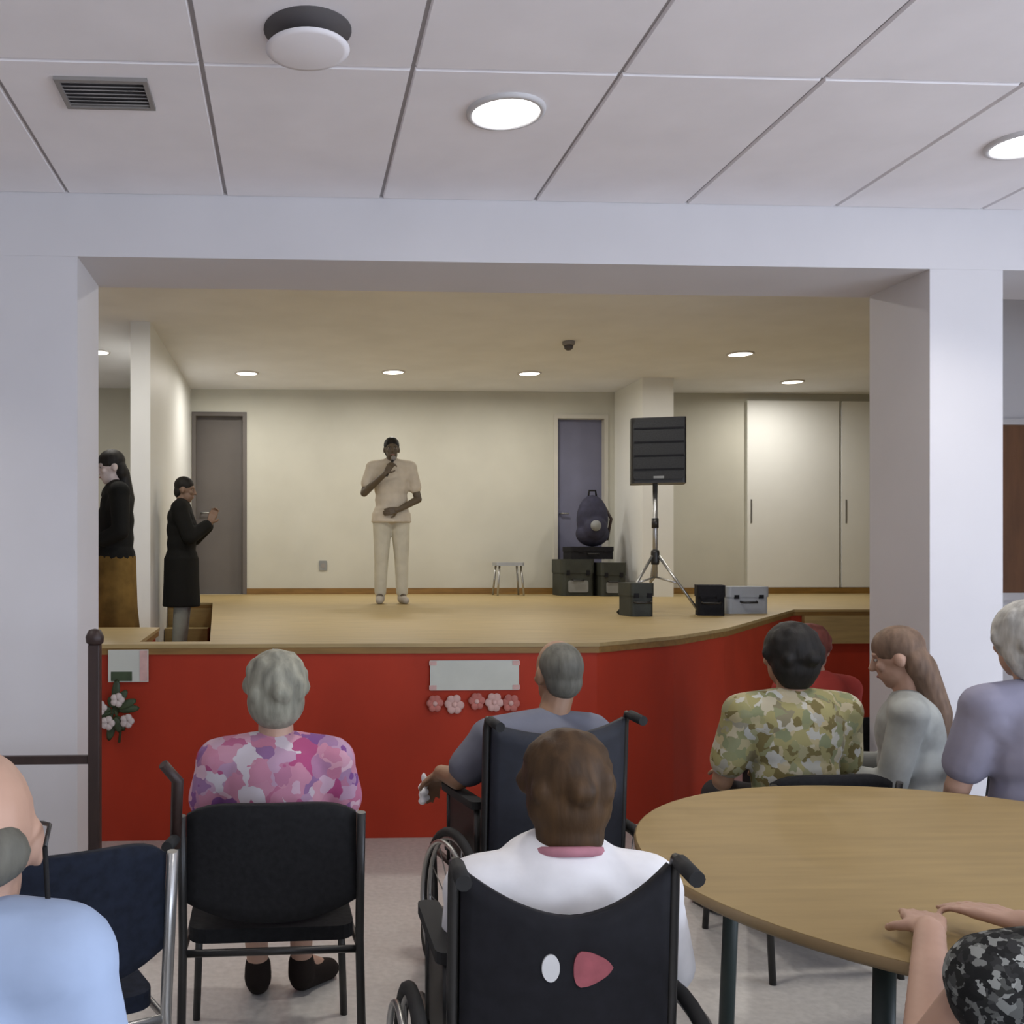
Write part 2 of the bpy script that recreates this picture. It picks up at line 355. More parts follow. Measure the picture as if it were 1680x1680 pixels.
# stage: wooden floor on a red clad base
F = 5.2
stage_poly = [(-2.6, F), (1.65, F-0.03), (2.25, 5.60), (2.84, 6.23), (4.42, 8.40), (9.2, 8.40), (9.2, BACK), (-1.265, BACK), (-1.265, 9.95), (-0.81, 9.95), (-0.45, F+0.15), (-0.83, F+0.15), (-0.87, 6.45), (-2.6, 6.45)]
stage = empty('stage', (0, 0, 0)); struct(stage, 'raised stage with wooden floor and red front')
def inset(poly, d):
    # move every vertex inwards (polygon runs counter-clockwise)
    n = len(poly); out = []
    for i in range(n):
        p0, p1, p2 = V(poly[i-1]), V(poly[i]), V(poly[(i+1) % n]); a = (p1-p0).normalized(); c = (p2-p1).normalized()
        na, nc = V((-a.y, a.x)), V((-c.y, c.x)); m = (na+nc).normalized(); k = d/max(0.3, m.dot(na)); out.append(tuple(p1+m*k))
    return out
def tri_prism(poly, z0, z1, name, m, parent):
    me = bpy.data.meshes.new(name); bm = bmesh.new()
    vs = [bm.verts.new((x, y, z0)) for x, y in poly]; f = bm.faces.new(vs)
    r = bmesh.ops.extrude_face_region(bm, geom=[f]); bmesh.ops.translate(bm, vec=(0, 0, z1-z0), verts=[g for g in r['geom'] if isinstance(g, bmesh.types.BMVert)])
    bmesh.ops.recalc_face_normals(bm, faces=bm.faces); bmesh.ops.triangulate(bm, faces=bm.faces[:])
    bm.to_mesh(me); bm.free(); me.materials.append(M[m]); o = bpy.data.objects.new(name, me); COL.objects.link(o); o.parent = parent; return o
tri_prism(stage_poly, SZ-0.02, SZ, 'stage_floor', 'wood', stage)
tri_prism(inset(stage_poly, 0.006), SZ-0.055, SZ-0.02, 'stage_edge', 'woodedge', stage)
tri_prism(inset(stage_poly, 0.025), 0, SZ-0.055, 'stage_front', 'red', stage)
MB().box((4.5, 8.372, SZ-0.3), (9.15, 8.42, SZ-0.055)).build('wooden_riser', 'wood', stage)
MB().box((-1.26, 9.945, 0.586), (-0.82, 9.972, SZ-0.056)).build('wooden_riser', 'wood', stage)
MB().box((-1.26, 9.68, 0.586), (-0.84, 9.943, 0.80)).build('wooden_step', 'wood', stage)
# lower wooden landing in the left wing, behind the stage front
struct(MB().box((X0, 6.46, 0), (-0.88, 8.74, 0.585)).box((X0, 8.74, 0), (-1.45, BACK, 0.585)).box((-1.262, 8.74, 0), (-0.83, 9.94, 0.585)).build('floor_landing', 'wood'), 'lower wooden landing in the left wing')

# ------------------------------------------------------------------ ceiling fixtures
def downlight(loc, r, lampmat, power, col, label, group):
    spread = 105 if lampmat == 'lamp_hall' else 176
    t = empty('downlight', loc); tag(t, label, 'ceiling light', group)
    MB().lathe([(r+0.018, 0), (r+0.016, -0.010), (r, -0.014), (r-0.004, -0.004)], n=32, cap=False).build('trim_ring', 'pale', t)
    MB().lathe([(r-0.002, -0.003), (r-0.004, -0.008), (0.001, -0.011)], n=32).build('diffuser', lampmat, t)
    l = area('lamp_light', (0, 0, -0.03), (0, 0, 0), 2*r, 2*r, power, col, 'DISK', math.radians(spread)); l.parent = t
    return t
downlight((0.715, 3.243, CZ), 0.115, 'lamp_hall', HALL_W, HALL_C, 'lit round downlight in the hall ceiling above the stage centre', 'hall downlights')
downlight((2.65, 3.40, CZ), 0.115, 'lamp_hall', HALL_W, HALL_C, 'lit round downlight cut by the right edge of the picture', 'hall downlights')
for x, y, lb in ((0.715, 0.5, 'right over the photographer'), (2.65, 0.5, 'over the table, right of the photographer'), (-1.9, 3.3, 'left of the left pillar'), (-1.9, 0.5, 'left of the photographer'), (0.715, -2.2, 'behind the photographer'), (2.65, -2.2, 'by the rear window')):
    downlight((x, y, CZ), 0.115, 'lamp_hall', HALL_W, HALL_C, 'round hall ceiling downlight '+lb, 'hall downlights')
for (x, y), lb in zip(((-0.52, 11.12), (1.135, 10.97), (2.69, 10.97), (-1.99, 10.05), (4.60, 9.82), (5.95, 11.35)),
    ('warm stage downlight before the dark grey door', 'warm stage downlight right above the performer', 'warm stage downlight before the blue-grey door',
     'warm stage downlight beside the left wing wall', 'warm stage downlight to the right above the loudspeaker', 'warm stage downlight before the tall white panels')):
    downlight((x, y, KZ), 0.12, 'lamp_stage', STAGE_W, STAGE_C, lb, 'stage downlights')
for (x, y), lb in zip(((-1.40, 7.48), (0.5, 6.6), (2.4, 6.6)), ('left', 'middle', 'right')):
    downlight((x, y, KZ), 0.12, 'lamp_stage', STAGE_W, STAGE_C, lb+' lamp of the front row of stage downlights behind the beam', 'stage downlights')
t = tag(empty('round_diffuser', (0.043, 2.775, CZ)), 'round ceiling diffuser with dark rim at the top of the picture', 'ceiling vent')
MB().lathe([(0.125, 0), (0.125, -0.003), (0.001, -0.003)], n=40).build('opening', 'ventdark', t)
MB().lathe([(0.02, -0.003), (0.02, -0.052)], n=16).build('stem', 'ventdark', t)
MB().lathe([(0.001, -0.050), (0.116, -0.052), (0.120, -0.056), (0.10, -0.061), (0.001, -0.063)], n=40).build('plate', 'panel', t)
t = tag(empty('ceiling_vent', (-0.60, 3.175, CZ)), 'small rectangular grey vent grille in the left ceiling panel', 'ceiling vent')
MB().box((-0.145, -0.10, -0.012), (0.145, -0.085, 0)).box((-0.145, 0.085, -0.012), (0.145, 0.10, 0)).box((-0.145, -0.085, -0.012), (-0.13, 0.085, 0)).box((0.13, -0.085, -0.012), (0.145, 0.085, 0)).build('frame', 'vent', t)
MB().box((-0.13, -0.085, -0.003), (0.13, 0.085, 0)).build('backing', 'ventdark', t)
for k in range(7):
    y = -0.073+k*0.0243
    MB().box((-0.13, y-0.009, -0.008), (0.13, y+0.009, -0.005), Matrix.Rotation(math.radians(25), 3, 'X')).build('slat', 'vent', t)
t = tag(empty('smoke_detector', (2.677, 9.35, KZ)), 'small dark detector on the stage ceiling', 'smoke detector')
MB().lathe([(0.06, 0), (0.06, -0.03), (0.05, -0.04)], n=24).build('base', 'vent', t)
MB().lathe([(0.045, -0.04), (0.04, -0.07), (0.02, -0.085), (0.001, -0.088)], n=24).build('sensor_cap', 'ventdark', t)

# ------------------------------------------------------------------ people
def basis(f, u):
    f = V(f).normalized(); u = V(u); r = f.cross(u).normalized(); u = r.cross(f).normalized()
    return Matrix((r, f, u)).transposed(), r, f, u
def hand(mb, wr, d, n, thumb, curl=0.35, s=1.0):
    d = V(d).normalized(); n = V(n); n = (n-d*n.dot(d)).normalized(); sd = d.cross(n)
    wr = V(wr)
    for i, (o, L) in enumerate(((-0.030, 0.86), (-0.010, 1.0), (0.011, 0.95), (0.031, 0.75))):
        o *= thumb*-1
        k = wr+d*0.085*s+sd*o*s
        mb.cap(wr+d*0.012*s+sd*o*0.6*s, k, 0.0135*s, 0.0115*s, 8)
        p = k; a = curl*0.6
        for ln, rr in ((0.042, 0.0088), (0.027, 0.0080), (0.021, 0.0072)):
            q = p+(d*math.cos(a)+n*math.sin(a))*ln*L*s; mb.cap(p, q, rr*s, rr*0.92*s, 8); p = q; a += curl
    b = wr+d*0.022*s+sd*thumb*0.022*s; c = b+(d*0.55+sd*thumb*0.75+n*0.3).normalized()*0.04*s
    mb.cap(b, c, 0.014*s, 0.010*s, 8); mb.cap(c, c+(d*0.85+sd*thumb*0.25+n*0.4).normalized()*0.032*s, 0.010*s, 0.0085*s, 8)

def seated(T=1.22, sw=0.19, lean=0.0, head=(0, 0), knee=0.40, spread=0.1, back=0.0):
    sh = T-0.335
    J = dict(pel=V((0, 0, 0.545)), chest=V((0, lean*0.6+back, (0.545+sh)/2+0.08)), neck=V((head[0]*0.3, lean+0.0, sh+0.035)),
             head=V((head[0], lean+0.035+head[1], T-0.125)), f=V((0, 1, -0.05)), u=V((0, 0, 1)), sw=sw, seated=True)
    for s, k in ((1, 'R'), (-1, 'L')):
        J['sh'+k] = V((s*sw, lean, sh)); J['el'+k] = V((s*(sw+0.05), lean+0.06, sh-0.27)); J['wr'+k] = V((s*0.12, lean+0.27, 0.63))
        J['hd'+k] = V((-s*0.35, 1, -0.1)); J['hn'+k] = V((0, 0, -1))
        J['hip'+k] = V((s*0.085, 0.0, 0.53)); J['kn'+k] = V((s*spread, knee, 0.50)); J['an'+k] = V((s*spread, knee+0.03, 0.10)); J['toe'+k] = V((s*(spread+0.02), knee+0.16, 0.035))
    return J
def standing(H=1.68, sw=0.19):
    J = dict(pel=V((0, 0, H*0.545)), chest=V((0, 0.0, H*0.70)), neck=V((0, 0.0, H*0.845)), head=V((0, 0.03, H-0.125)), f=V((0, 1, 0)), u=V((0, 0, 1)), sw=sw, seated=False)
    for s, k in ((1, 'R'), (-1, 'L')):
        J['sh'+k] = V((s*sw, 0, H*0.815)); J['el'+k] = V((s*(sw+0.05), -0.02, H*0.63)); J['wr'+k] = V((s*(sw+0.05), 0.08, H*0.49))
        J['hd'+k] = V((0, 0.15, -1)); J['hn'+k] = V((-s, 0, 0))
        J['hip'+k] = V((s*0.088, 0, H*0.52)); J['kn'+k] = V((s*0.10, 0.01, H*0.285)); J['an'+k] = V((s*0.11, -0.02, 0.085)); J['toe'+k] = V((s*0.13, 0.12, 0.035))
    return J
def torso(mb, J, g=0.0, w=1.0):
    p, c, n, sw = J['pel'], J['chest'], J['neck'], J['sw']
    sh = (J['shR']+J['shL'])/2
    mb.ell(p, ((0.165+g)*w, 0.125+g, 0.115+g)); mb.ell(p.lerp(c, 0.5), ((0.148+g)*w, 0.112+g, 0.17+g*0.5))
    mb.ell(c, ((sw*0.86+g)*w, 0.115+g, 0.16+g*0.5)); mb.ell(c.lerp(sh, 0.6)+V((0, -0.01, 0)), ((sw*0.92+g), 0.10+g, 0.10+g))
    for k in 'RL':
        mb.cap(sh+V((0, 0, 0.02)), J['sh'+k], 0.062+g, 0.058+g); mb.cap(c, J['sh'+k]+V((0, 0, -0.03)), 0.09+g, 0.052+g)
        mb.cap(n+V((0, 0, 0.01)), J['sh'+k]*0.85+sh*0.15, 0.045+g*0.6, 0.045+g)
def person(label, loc, rz, J, skinm, clothes, hairf=None, hairm='hair_grey', voxel=0.0065, scale=1.0, ears=True, face=True, group=None):
    mb = MB(); torso(mb, J)
    B, r, f, u = basis(J['f'], J['u']); h = J['head']
    mb.cap(J['neck']-u*0.02, h-u*0.06-f*0.015, 0.056, 0.052)
    mb.ell(h+u*0.022-f*0.008, (0.073, 0.094, 0.098), B); mb.ell(h-u*0.052+f*0.022, (0.056, 0.068, 0.066), B); mb.ell(h-u*0.098+f*0.055, (0.024, 0.02, 0.018), B)
    mb.cap(h+u*0.012+f*0.086, h-u*0.026+f*0.104, 0.010, 0.015); mb.ell(h+u*0.028+f*0.074, (0.05, 0.018, 0.012), B)
    mb.ell(h-u*0.062+f*0.083, (0.024, 0.010, 0.009), B)
    for s in (1, -1):
        mb.ell(h+r*s*0.074-u*0.006-f*0.01, (0.011, 0.021, 0.032), B)
        mb.ell(h+r*s*0.036-u*0.02+f*0.066, (0.022, 0.018, 0.02), B)
    for k in 'RL':
        mb.cap(J['sh'+k], J['el'+k], 0.050, 0.039); mb.cap(J['el'+k], J['wr'+k], 0.040, 0.027)
        mb.cap(J['wr'+k], J['wr'+k]+V(J['hd'+k]).normalized()*0.03, 0.026, 0.024)
        hand(mb, J['wr'+k]+V(J['hd'+k]).normalized()*0.015, J['hd'+k], J['hn'+k], -1 if k == 'R' else 1, J.get('curl'+k, 0.4))
        mb.cap(J['hip'+k], J['kn'+k], 0.083, 0.056); mb.cap(J['kn'+k], J['an'+k], 0.054, 0.037)
        mb.cap(J['an'+k], J['toe'+k], 0.036, 0.026); mb.cap(J['an'+k]-V((0, 0.015, 0.045)), J['toe'+k], 0.030, 0.024)
    o = blob(mb, 'person', skinm, None, voxel, 3, loc, rz); o.scale = (scale,)*3
    tag(o, label, 'person', group)
    for fn in clothes: fn(J, o)
    if hairf: hairf(J, o, hairm, B, r, f, u, h)
    if face:
        for s in (1, -1):
            e = MB().ell(h+r*s*0.031+u*0.006+f*0.078, (0.011, 0.007, 0.0055), B, 10, 6).build('eye', 'eyewhite', o)
            MB().ell(h+r*s*0.031+u*0.006+f*0.0835, (0.0055, 0.0028, 0.0052), B, 8, 6).build('pupil', 'eyedark', e)
        MB().ell(h-u*0.062+f*0.089, (0.024, 0.007, 0.006), B, 10, 6).build('mouth', 'lip', o)
    return o
# clothing, each a child of the body
def shirt(m, sleeve=0.6, name='shirt', g=0.016, hem=0.0, w=1.0, v=0.011, collar=None):
    def fn(J, o):
        mb = MB(); torso(mb, J, g, w)
        if hem:
            n_ = 24; vs_ = []; fs_ = []; p_ = J['pel']
            for zz, rx, ry in ((0.05, 0.13, 0.10), (0.0, 0.175+g, 0.135+g), (-hem*0.5, 0.178+g, 0.14+g), (-hem, 0.185+g, 0.15+g)):
                vs_ += [p_+V((rx*math.cos(2*PI*i/n_), ry*math.sin(2*PI*i/n_), zz)) for i in range(n_)]
            for j in range(3): fs_ += [(j*n_+i, j*n_+(i+1) % n_, (j+1)*n_+(i+1) % n_, (j+1)*n_+i) for i in range(n_)]
            fs_ += [tuple(range(n_))[::-1], tuple(range(3*n_, 4*n_))]; mb._add(vs_, fs_)
        for k in 'RL':
            a, b, c = J['sh'+k], J['el'+k], J['wr'+k]
            if sleeve <= 0: continue
            if sleeve < 1: mb.cap(a, a.lerp(b, sleeve), 0.052+g, 0.050+g)
            else: mb.cap(a, b, 0.052+g, 0.042+g); mb.cap(b, b.lerp(c, min(0.97, sleeve-1)), 0.042+g, 0.032+g)
        blob(mb, name, m, o, v, 4)
        if collar:
            n = J['neck']; pts = [n+V((math.cos(t)*0.072, math.sin(t)*0.066-0.002, 0.052+0.018*math.sin(t+PI))) for t in [2*PI*i/20 for i in range(20)]]
            MB().tube(pts, 0.011, 8, True).build('collar', collar, o)
    return fn
def trousers(m, length=1.0, name='trousers', g=0.014):
    def fn(J, o):
        mb = MB(); mb.ell(J['pel'], (0.168+g, 0.128+g, 0.105+g))
        for k in 'RL':
            a, b, c = J['hip'+k], J['kn'+k], J['an'+k]
            mb.cap(a, b, 0.088+g, 0.062+g)
            if length > 0.5: mb.cap(b, b.lerp(c, (length-0.5)*2*0.93), 0.060+g, 0.046+g)
        blob(mb, name, m, o, 0.011, 4)
    return fn
def skirt(m, length, wtop, wbot, name='skirt'):
    def fn(J, o):
        p = J['pel']; z1 = p.z-length
        mb = MB()
        prof = [(wtop, p.z+0.08), (wtop+0.03, p.z), (wtop+(wbot-wtop)*0.5, (p.z+z1)/2), (wbot, z1), (wbot-0.02, z1+0.01), (wtop+(wbot-wtop)*0.4, (p.z+z1)/2+0.02), (wtop-0.03, p.z+0.07)]
        n = 36; vs = []; fs = []
        for j, (r, z) in enumerate(prof):
            for i in range(n):
                t = 2*PI*i/n; fold = 1+0.05*math.sin(9*t)*min(1, max(0, (p.z-z)/max(0.1, length))); vs.append((r*fold*math.cos(t), r*fold*0.8*math.sin(t), z))
        for j in range(len(prof)-1):
            for i in range(n): fs.append((j*n+i, j*n+(i+1) % n, (j+1)*n+(i+1) % n, (j+1)*n+i))
        mb._add(vs, fs, True); mb.build(name, m, o)
    return fn
def shoes(m):
    def fn(J, o):
        for k in 'RL':
            mb = MB(); a, t = J['an'+k], J['toe'+k]; mb.cap(a-V((0, 0, 0.035)), t, 0.046, 0.038); mb.cap(V((a.x, a.y, 0.04)), V((t.x, t.y, 0.032)), 0.042, 0.036); mb.cap(a, a-V((0, 0.012, 0.04)), 0.046, 0.048)
            blob(mb, 'shoe', m, o, 0.009, 3)
    return fn
# hair
def short_hair(J, o, m, B, r, f, u, h):
    mb = MB(); mb.ell(h+u*0.042-f*0.012, (0.080, 0.095, 0.086), B); mb.ell(h-u*0.02-f*0.052, (0.066, 0.05, 0.068), B)
    blob(mb, 'hair', m, o, 0.008, 3)
def receding_hair(J, o, m, B, r, f, u, h):
    mb = MB(); mb.ell(h+u*0.03-f*0.034, (0.078, 0.082, 0.085), B); mb.ell(h-u*0.022-f*0.052, (0.068, 0.05, 0.062), B)
    blob(mb, 'hair', m, o, 0.008, 3)
def crown_hair(J, o, m, B, r, f, u, h):
    mb = MB(); mb.ell(h-u*0.005-f*0.072, (0.070, 0.036, 0.046), B)
    blob(mb, 'hair', m, o, 0.008, 3)
def full_hair(J, o, m, B, r, f, u, h, k=1.0, drop=0.07):
    mb = MB(); mb.ell(h+u*0.03-f*0.03, (0.094*k, 0.098*k, 0.098*k), B); mb.ell(h-u*0.03-f*0.05, (0.090*k, 0.068, 0.085), B)
    mb.ell(h-u*drop-f*0.05, (0.072*k, 0.05, 0.06), B)
    random.seed(5)
    for i in range(26):
        t = random.uniform(0, 2*PI); p = random.uniform(-0.4, 1.2); q = V((math.cos(p)*math.cos(t), math.cos(p)*math.sin(t), math.sin(p)))
        if q.y > 0.55: continue
        mb.ell(h+u*0.015-f*0.03+B @ V((q.x*0.082*k, q.y*0.088*k, q.z*0.090*k)), (0.026, 0.026, 0.030), B, 8, 6)
    blob(mb, 'hair', m, o, 0.008, 3)
def bob_hair(J, o, m, B, r, f, u, h): full_hair(J, o, m, B, r, f, u, h, 1.04, 0.095)
def long_hair(J, o, m, B, r, f, u, h):
    mb = MB(); mb.ell(h+u*0.045-f*0.010, (0.084, 0.100, 0.086), B); mb.ell(h-u*0.03-f*0.058, (0.08, 0.055, 0.09), B)
    mb.cap(h-u*0.05-f*0.065, h-u*0.24-f*0.085, 0.062, 0.05); mb.cap(h-u*0.24-f*0.085, h-u*0.36-f*0.075, 0.05, 0.026)
    blob(mb, 'hair', m, o, 0.008, 3)

# ------------------------------------------------------------------ chairs
def make_chair(fab, metal, back_top=0.83, back_bot=0.50, w=0.47):
    t = empty('chair'); hw = w/2
    MB().rbox((-hw+0.01, -0.21, 0.415), (hw-0.01, 0.23, 0.455), 0.05, 4).build('seat', fab, t)
    # gently curved back pad, rounded corners, lower edge bowed
    mb = MB(); nu, nv = 16, 8; vs = []; fs = []
    for side in (0, 1):
        for j in range(nv+1):
            for i in range(nu+1):
                a = -1+2*i/nu; c = j/nv
                zt = back_top-0.035*abs(a)**5; zb = back_bot+0.05*abs(a)**2.2
                z = zb+(zt-zb)*c; y = -0.245-0.035*(1-a*a)-0.05*(z-0.5)/0.3*0.6+(0.016 if side else -0.016)
                vs.append((a*(hw-0.012), y, z))
    W = nu+1; N = W*(nv+1)
    for j in range(nv):
        for i in range(nu):
            q = (j*W+i, j*W+i+1, (j+1)*W+i+1, (j+1)*W+i); fs.append(q); fs.append(tuple(N+k for k in q[::-1]))
    rim = [i for i in range(nu)]+[nu+j*W for j in range(nv)]+[nv*W+nu-i for i in range(nu)]+[(nv-j)*W for j in range(nv)]
    for k in range(len(rim)): a, b = rim[k], rim[(k+1) % len(rim)]; fs.append((a, b, N+b, N+a))
    mb._add(vs, fs, True); mb.build('backrest', fab, t)
    for s in (-1, 1):
        MB().tube([(s*hw, -0.30, back_top-0.03), (s*hw, -0.265, 0.56), (s*hw, -0.25, 0.43), (s*(hw+0.005), -0.30, 0.0)], 0.0125).build('leg', metal, t)
        MB().tube([(s*(hw-0.02), 0.20, 0.41), (s*(hw-0.005), 0.225, 0.0)], 0.0125).build('leg', metal, t)
    MB().tube([(-hw+0.02, 0.20, 0.405), (-hw, -0.25, 0.405), (hw, -0.25, 0.405), (hw-0.02, 0.20, 0.405)], 0.011).tube([(-hw+0.02, 0.20, 0.405), (hw-0.02, 0.20, 0.405)], 0.011).build('seat_frame', metal, t)
    return t
def put(t, x, y, rz, label, cat='chair', group=None):
    t.location = (x, y, 0); t.rotation_euler = (0, 0, rz); return tag(t, label, cat, group)

def make_wheelchair(fab, sag=0.075, top=0.90, w=0.44):
    t = empty('wheelchair'); hw = w/2
    # back sling with a sagging upper edge
    mb = MB(); nu, nv = 18, 10; vs = []; fs = []
    for side in (0, 1):
        for j in range(nv+1):
            for i in range(nu+1):
                a = -1+2*i/nu; zt = top-sag*(1-abs(a)**1.8); z = 0.46+(zt-0.46)*j/nv
                vs.append((a*hw, -0.21-0.05*(1-a*a)-0.06*(z-0.46)+(0.012 if side else -0.012), z))
    W = nu+1; N = W*(nv+1)
    for j in range(nv):
        for i in range(nu):
            q = (j*W+i, j*W+i+1, (j+1)*W+i+1, (j+1)*W+i); fs.append(q); fs.append(tuple(N+k for k in q[::-1]))
    rim = [i for i in range(nu)]+[nu+j*W for j in range(nv)]+[nv*W+nu-i for i in range(nu)]+[(nv-j)*W for j in range(nv)]
    for k in range(len(rim)): a, b = rim[k], rim[(k+1) % len(rim)]; fs.append((a, b, N+b, N+a))
    mb._add(vs, fs, True); mb.build('back_sling', fab, t)
    MB().rbox((-hw, -0.20, 0.44), (hw, 0.22, 0.475), 0.03, 3).build('seat', fab, t)
    for s in (-1, 1):
        x = s*(hw+0.012)
        MB().tube([(x, -0.20, 0.20), (x, -0.205, 0.46), (x, -0.232, top-0.02), (x, -0.245, top+0.012), (x, -0.30, top+0.010)], 0.012).build('back_post', 'blackmetal', t)
        MB().tube([(x, -0.265, top+0.012), (x, -0.345, top+0.004)], 0.016).build('push_grip', 'rubber', t)
        MB().tube([(x, -0.20, 0.42), (x, 0.26, 0.42), (x, 0.30, 0.36), (x, 0.36, 0.12)], 0.012).tube([(x, -0.20, 0.20), (x, 0.26, 0.20), (x, 0.28, 0.40)], 0.012).build('side_frame', 'blackmetal', t)
        MB().rbox((x-0.025, -0.17, 0.675), (x+0.025, 0.14, 0.70), 0.02, 3).build('armrest', 'rubber', t)
        MB().tube([(x, -0.15, 0.42), (x, -0.15, 0.675)], 0.010).tube([(x, 0.11, 0.42), (x, 0.11, 0.675)], 0.010).box((x-0.003, -0.14, 0.44), (x+0.003, 0.10, 0.66)).build('arm_support', 'blackmetal', t)
        MB().rbox((s*0.03 if s > 0 else -0.19, 0.36, 0.10), (0.19 if s > 0 else -0.03, 0.50, 0.115), 0.02, 3).tube([(x, 0.36, 0.12), (x-s*0.04, 0.40, 0.108)], 0.01).build('footplate', 'blackmetal', t)
        xw = s*(hw+0.075); cy, R = -0.12, 0.30
        circ = lambda r, xx: [(xx, cy+r*math.cos(2*PI*i/36), R+r*math.sin(2*PI*i/36)) for i in range(36)]
        wh = MB().tube(circ(R-0.016, xw), 0.016, 8, True).build('wheel', 'rubber', t)
        MB().tube(circ(R-0.034, xw), 0.008, 8, True).build('rim', 'chrome', wh)
        MB().tube(circ(R-0.045, xw+s*0.03), 0.008, 8, True).build('push_rim', 'chrome', wh)
        MB().lathe([(0.03, -0.03), (0.03, 0.03)], (xw, cy, R), 16, V((1, 0, 0))).build('hub', 'blackmetal', wh)
        sp = MB()
        for i in range(14): a = 2*PI*i/14; sp.tube([(xw, cy+0.025*math.cos(a), R+0.025*math.sin(a)), (xw, cy+(R-0.036)*math.cos(a), R+(R-0.036)*math.sin(a))], 0.0022, 5)
        sp.build('spokes', 'chrome', wh)
        MB().tube([(x, cy, R), (xw, cy, R)], 0.012).build('axle', 'blackmetal', t)
        xc = s*(hw+0.03)
        MB().tube([(x, 0.27, 0.20), (xc, 0.29, 0.17), (xc, 0.265, 0.09)], 0.011).build('caster_fork', 'blackmetal', t)
        MB().lathe([(0.075, -0.012), (0.088, -0.008), (0.088, 0.008), (0.075, 0.012)], (xc, 0.265, 0.0885), 24, V((1, 0, 0))).build('caster', 'rubber', t)
    MB().tube([(-hw, -0.15, 0.40), (hw, 0.10, 0.22)], 0.010).tube([(hw, -0.15, 0.40), (-hw, 0.10, 0.22)], 0.010).build('cross_brace', 'blackmetal', t)
    return t

# ------------------------------------------------------------------ seated audience
# pink floral person on the black chair, left of centre
cx, cy = -0.065, 2.97
put(make_chair('blackfab', 'blackmetal', 0.83, 0.50, 0.49), cx, cy, 0.03, 'black chair under the person in the pink floral top')
J = seated(1.225, 0.165, 0.0, knee=0.40, spread=0.085)
J['anL'] = V((-0.06, 0.44, 0.10)); J['toeL'] = V((-0.05, 0.53, 0.035)); J['anR'] = V((0.09, 0.46, 0.10)); J['toeR'] = V((0.19, 0.55, 0.035))
for k, s in (('L', -1), ('R', 1)): J['el'+k] = V((s*0.235, 0.05, 0.64)); J['wr'+k] = V((s*0.16, 0.26, 0.62))
person('grey-haired person in a pink floral top seen from behind on a black chair', (cx+0.015, cy-0.045, 0), 0.02, J, 'skin_fair', [shirt('pinkfloral', 0.45, g=0.018), trousers('cloth_dark', 0.78), shoes('shoe_dark')], lambda *a: full_hair(*a, k=0.98, drop=0.05), 'hair_grey')

# near wheelchair, brown-haired person in white
wx, wy = 0.535, 2.13
wc = make_wheelchair('charcoal', 0.085, 0.895, 0.415); put(wc, wx, wy, 0.0, 'black wheelchair with a white and red emblem on its back', 'wheelchair')
mb = MB().lathe([(0.001, 0), (0.5, 0), (0.5, 0.004), (0.001, 0.004)], n=28, axis=V((0, -1, 0)))
def emblem(cx, cz, rx, rz, m, shape=None):
    n = 28; vs = []; pts = []
    for i in range(n):
        t = 2*PI*i/n; k = 1.0 if shape is None else shape(t); pts.append((cx+rx*k*math.cos(t), cz+rz*k*math.sin(t)))
    def ysurf(x, z): a = x/0.22; return -0.21-0.05*(1-a*a)-0.06*(z-0.46)-0.012
    vs = [(x, ysurf(x, z)-0.0035, z) for x, z in pts]+[(x, ysurf(x, z)+0.004, z) for x, z in pts]
    fs = [tuple(range(n)), tuple(range(n, 2*n))[::-1]]+[(i, (i+1) % n, n+(i+1) % n, n+i) for i in range(n)]
    MB()._add(vs, fs).build('emblem', m, wc)
emblem(-0.042, 0.715, 0.017, 0.027, 'white')
emblem(0.035, 0.712, 0.046, 0.040, 'redprint', lambda t: 1.0-0.28*abs(math.sin(1.5*t)))
J = seated(1.118, 0.178, -0.06, head=(0.02, 0.02)); J['f'] = V((0.12, 1, -0.18))
for k, s in (('L', -1), ('R', 1)): J['el'+k] = V(((s*0.195 if s < 0 else 0.245), 0.0, 0.60)); J['wr'+k] = V((s*0.16, 0.20, 0.64))
person('brown-haired person in a white cardigan sitting in the near wheelchair', (wx+0.045, wy, 0), 0, J, 'skin_fair', [shirt('cloth_white', 1.9, 'cardigan', 0.026, collar='cloth_pinktrim'), trousers('cloth_dark'), shoes('shoe_dark')], bob_hair, 'hair_brown')

# second wheelchair, further on
w2 = make_wheelchair('navynylon', 0.04, 0.97, 0.47); put(w2, 0.82, 3.38, math.radians(11), 'dark navy wheelchair further on, facing the stage', 'wheelchair')
J = seated(1.215, 0.185, -0.04, head=(0.075, 0.0))
J['elL'] = V((-0.29, 0.0, 0.74)); J['wrL'] = V((-0.285, 0.20, 0.72)); J['hdL'] = V((-0.05, 1, -0.75))
person('grey-haired person in a grey shirt sitting in the navy wheelchair', (0.855, 3.38, 0), math.radians(10), J, 'skin_tan', [shirt('cloth_grey', 0.7, g=0.02), trousers('cloth_dark'), shoes('shoe_dark')], receding_hair, 'hair_steel')

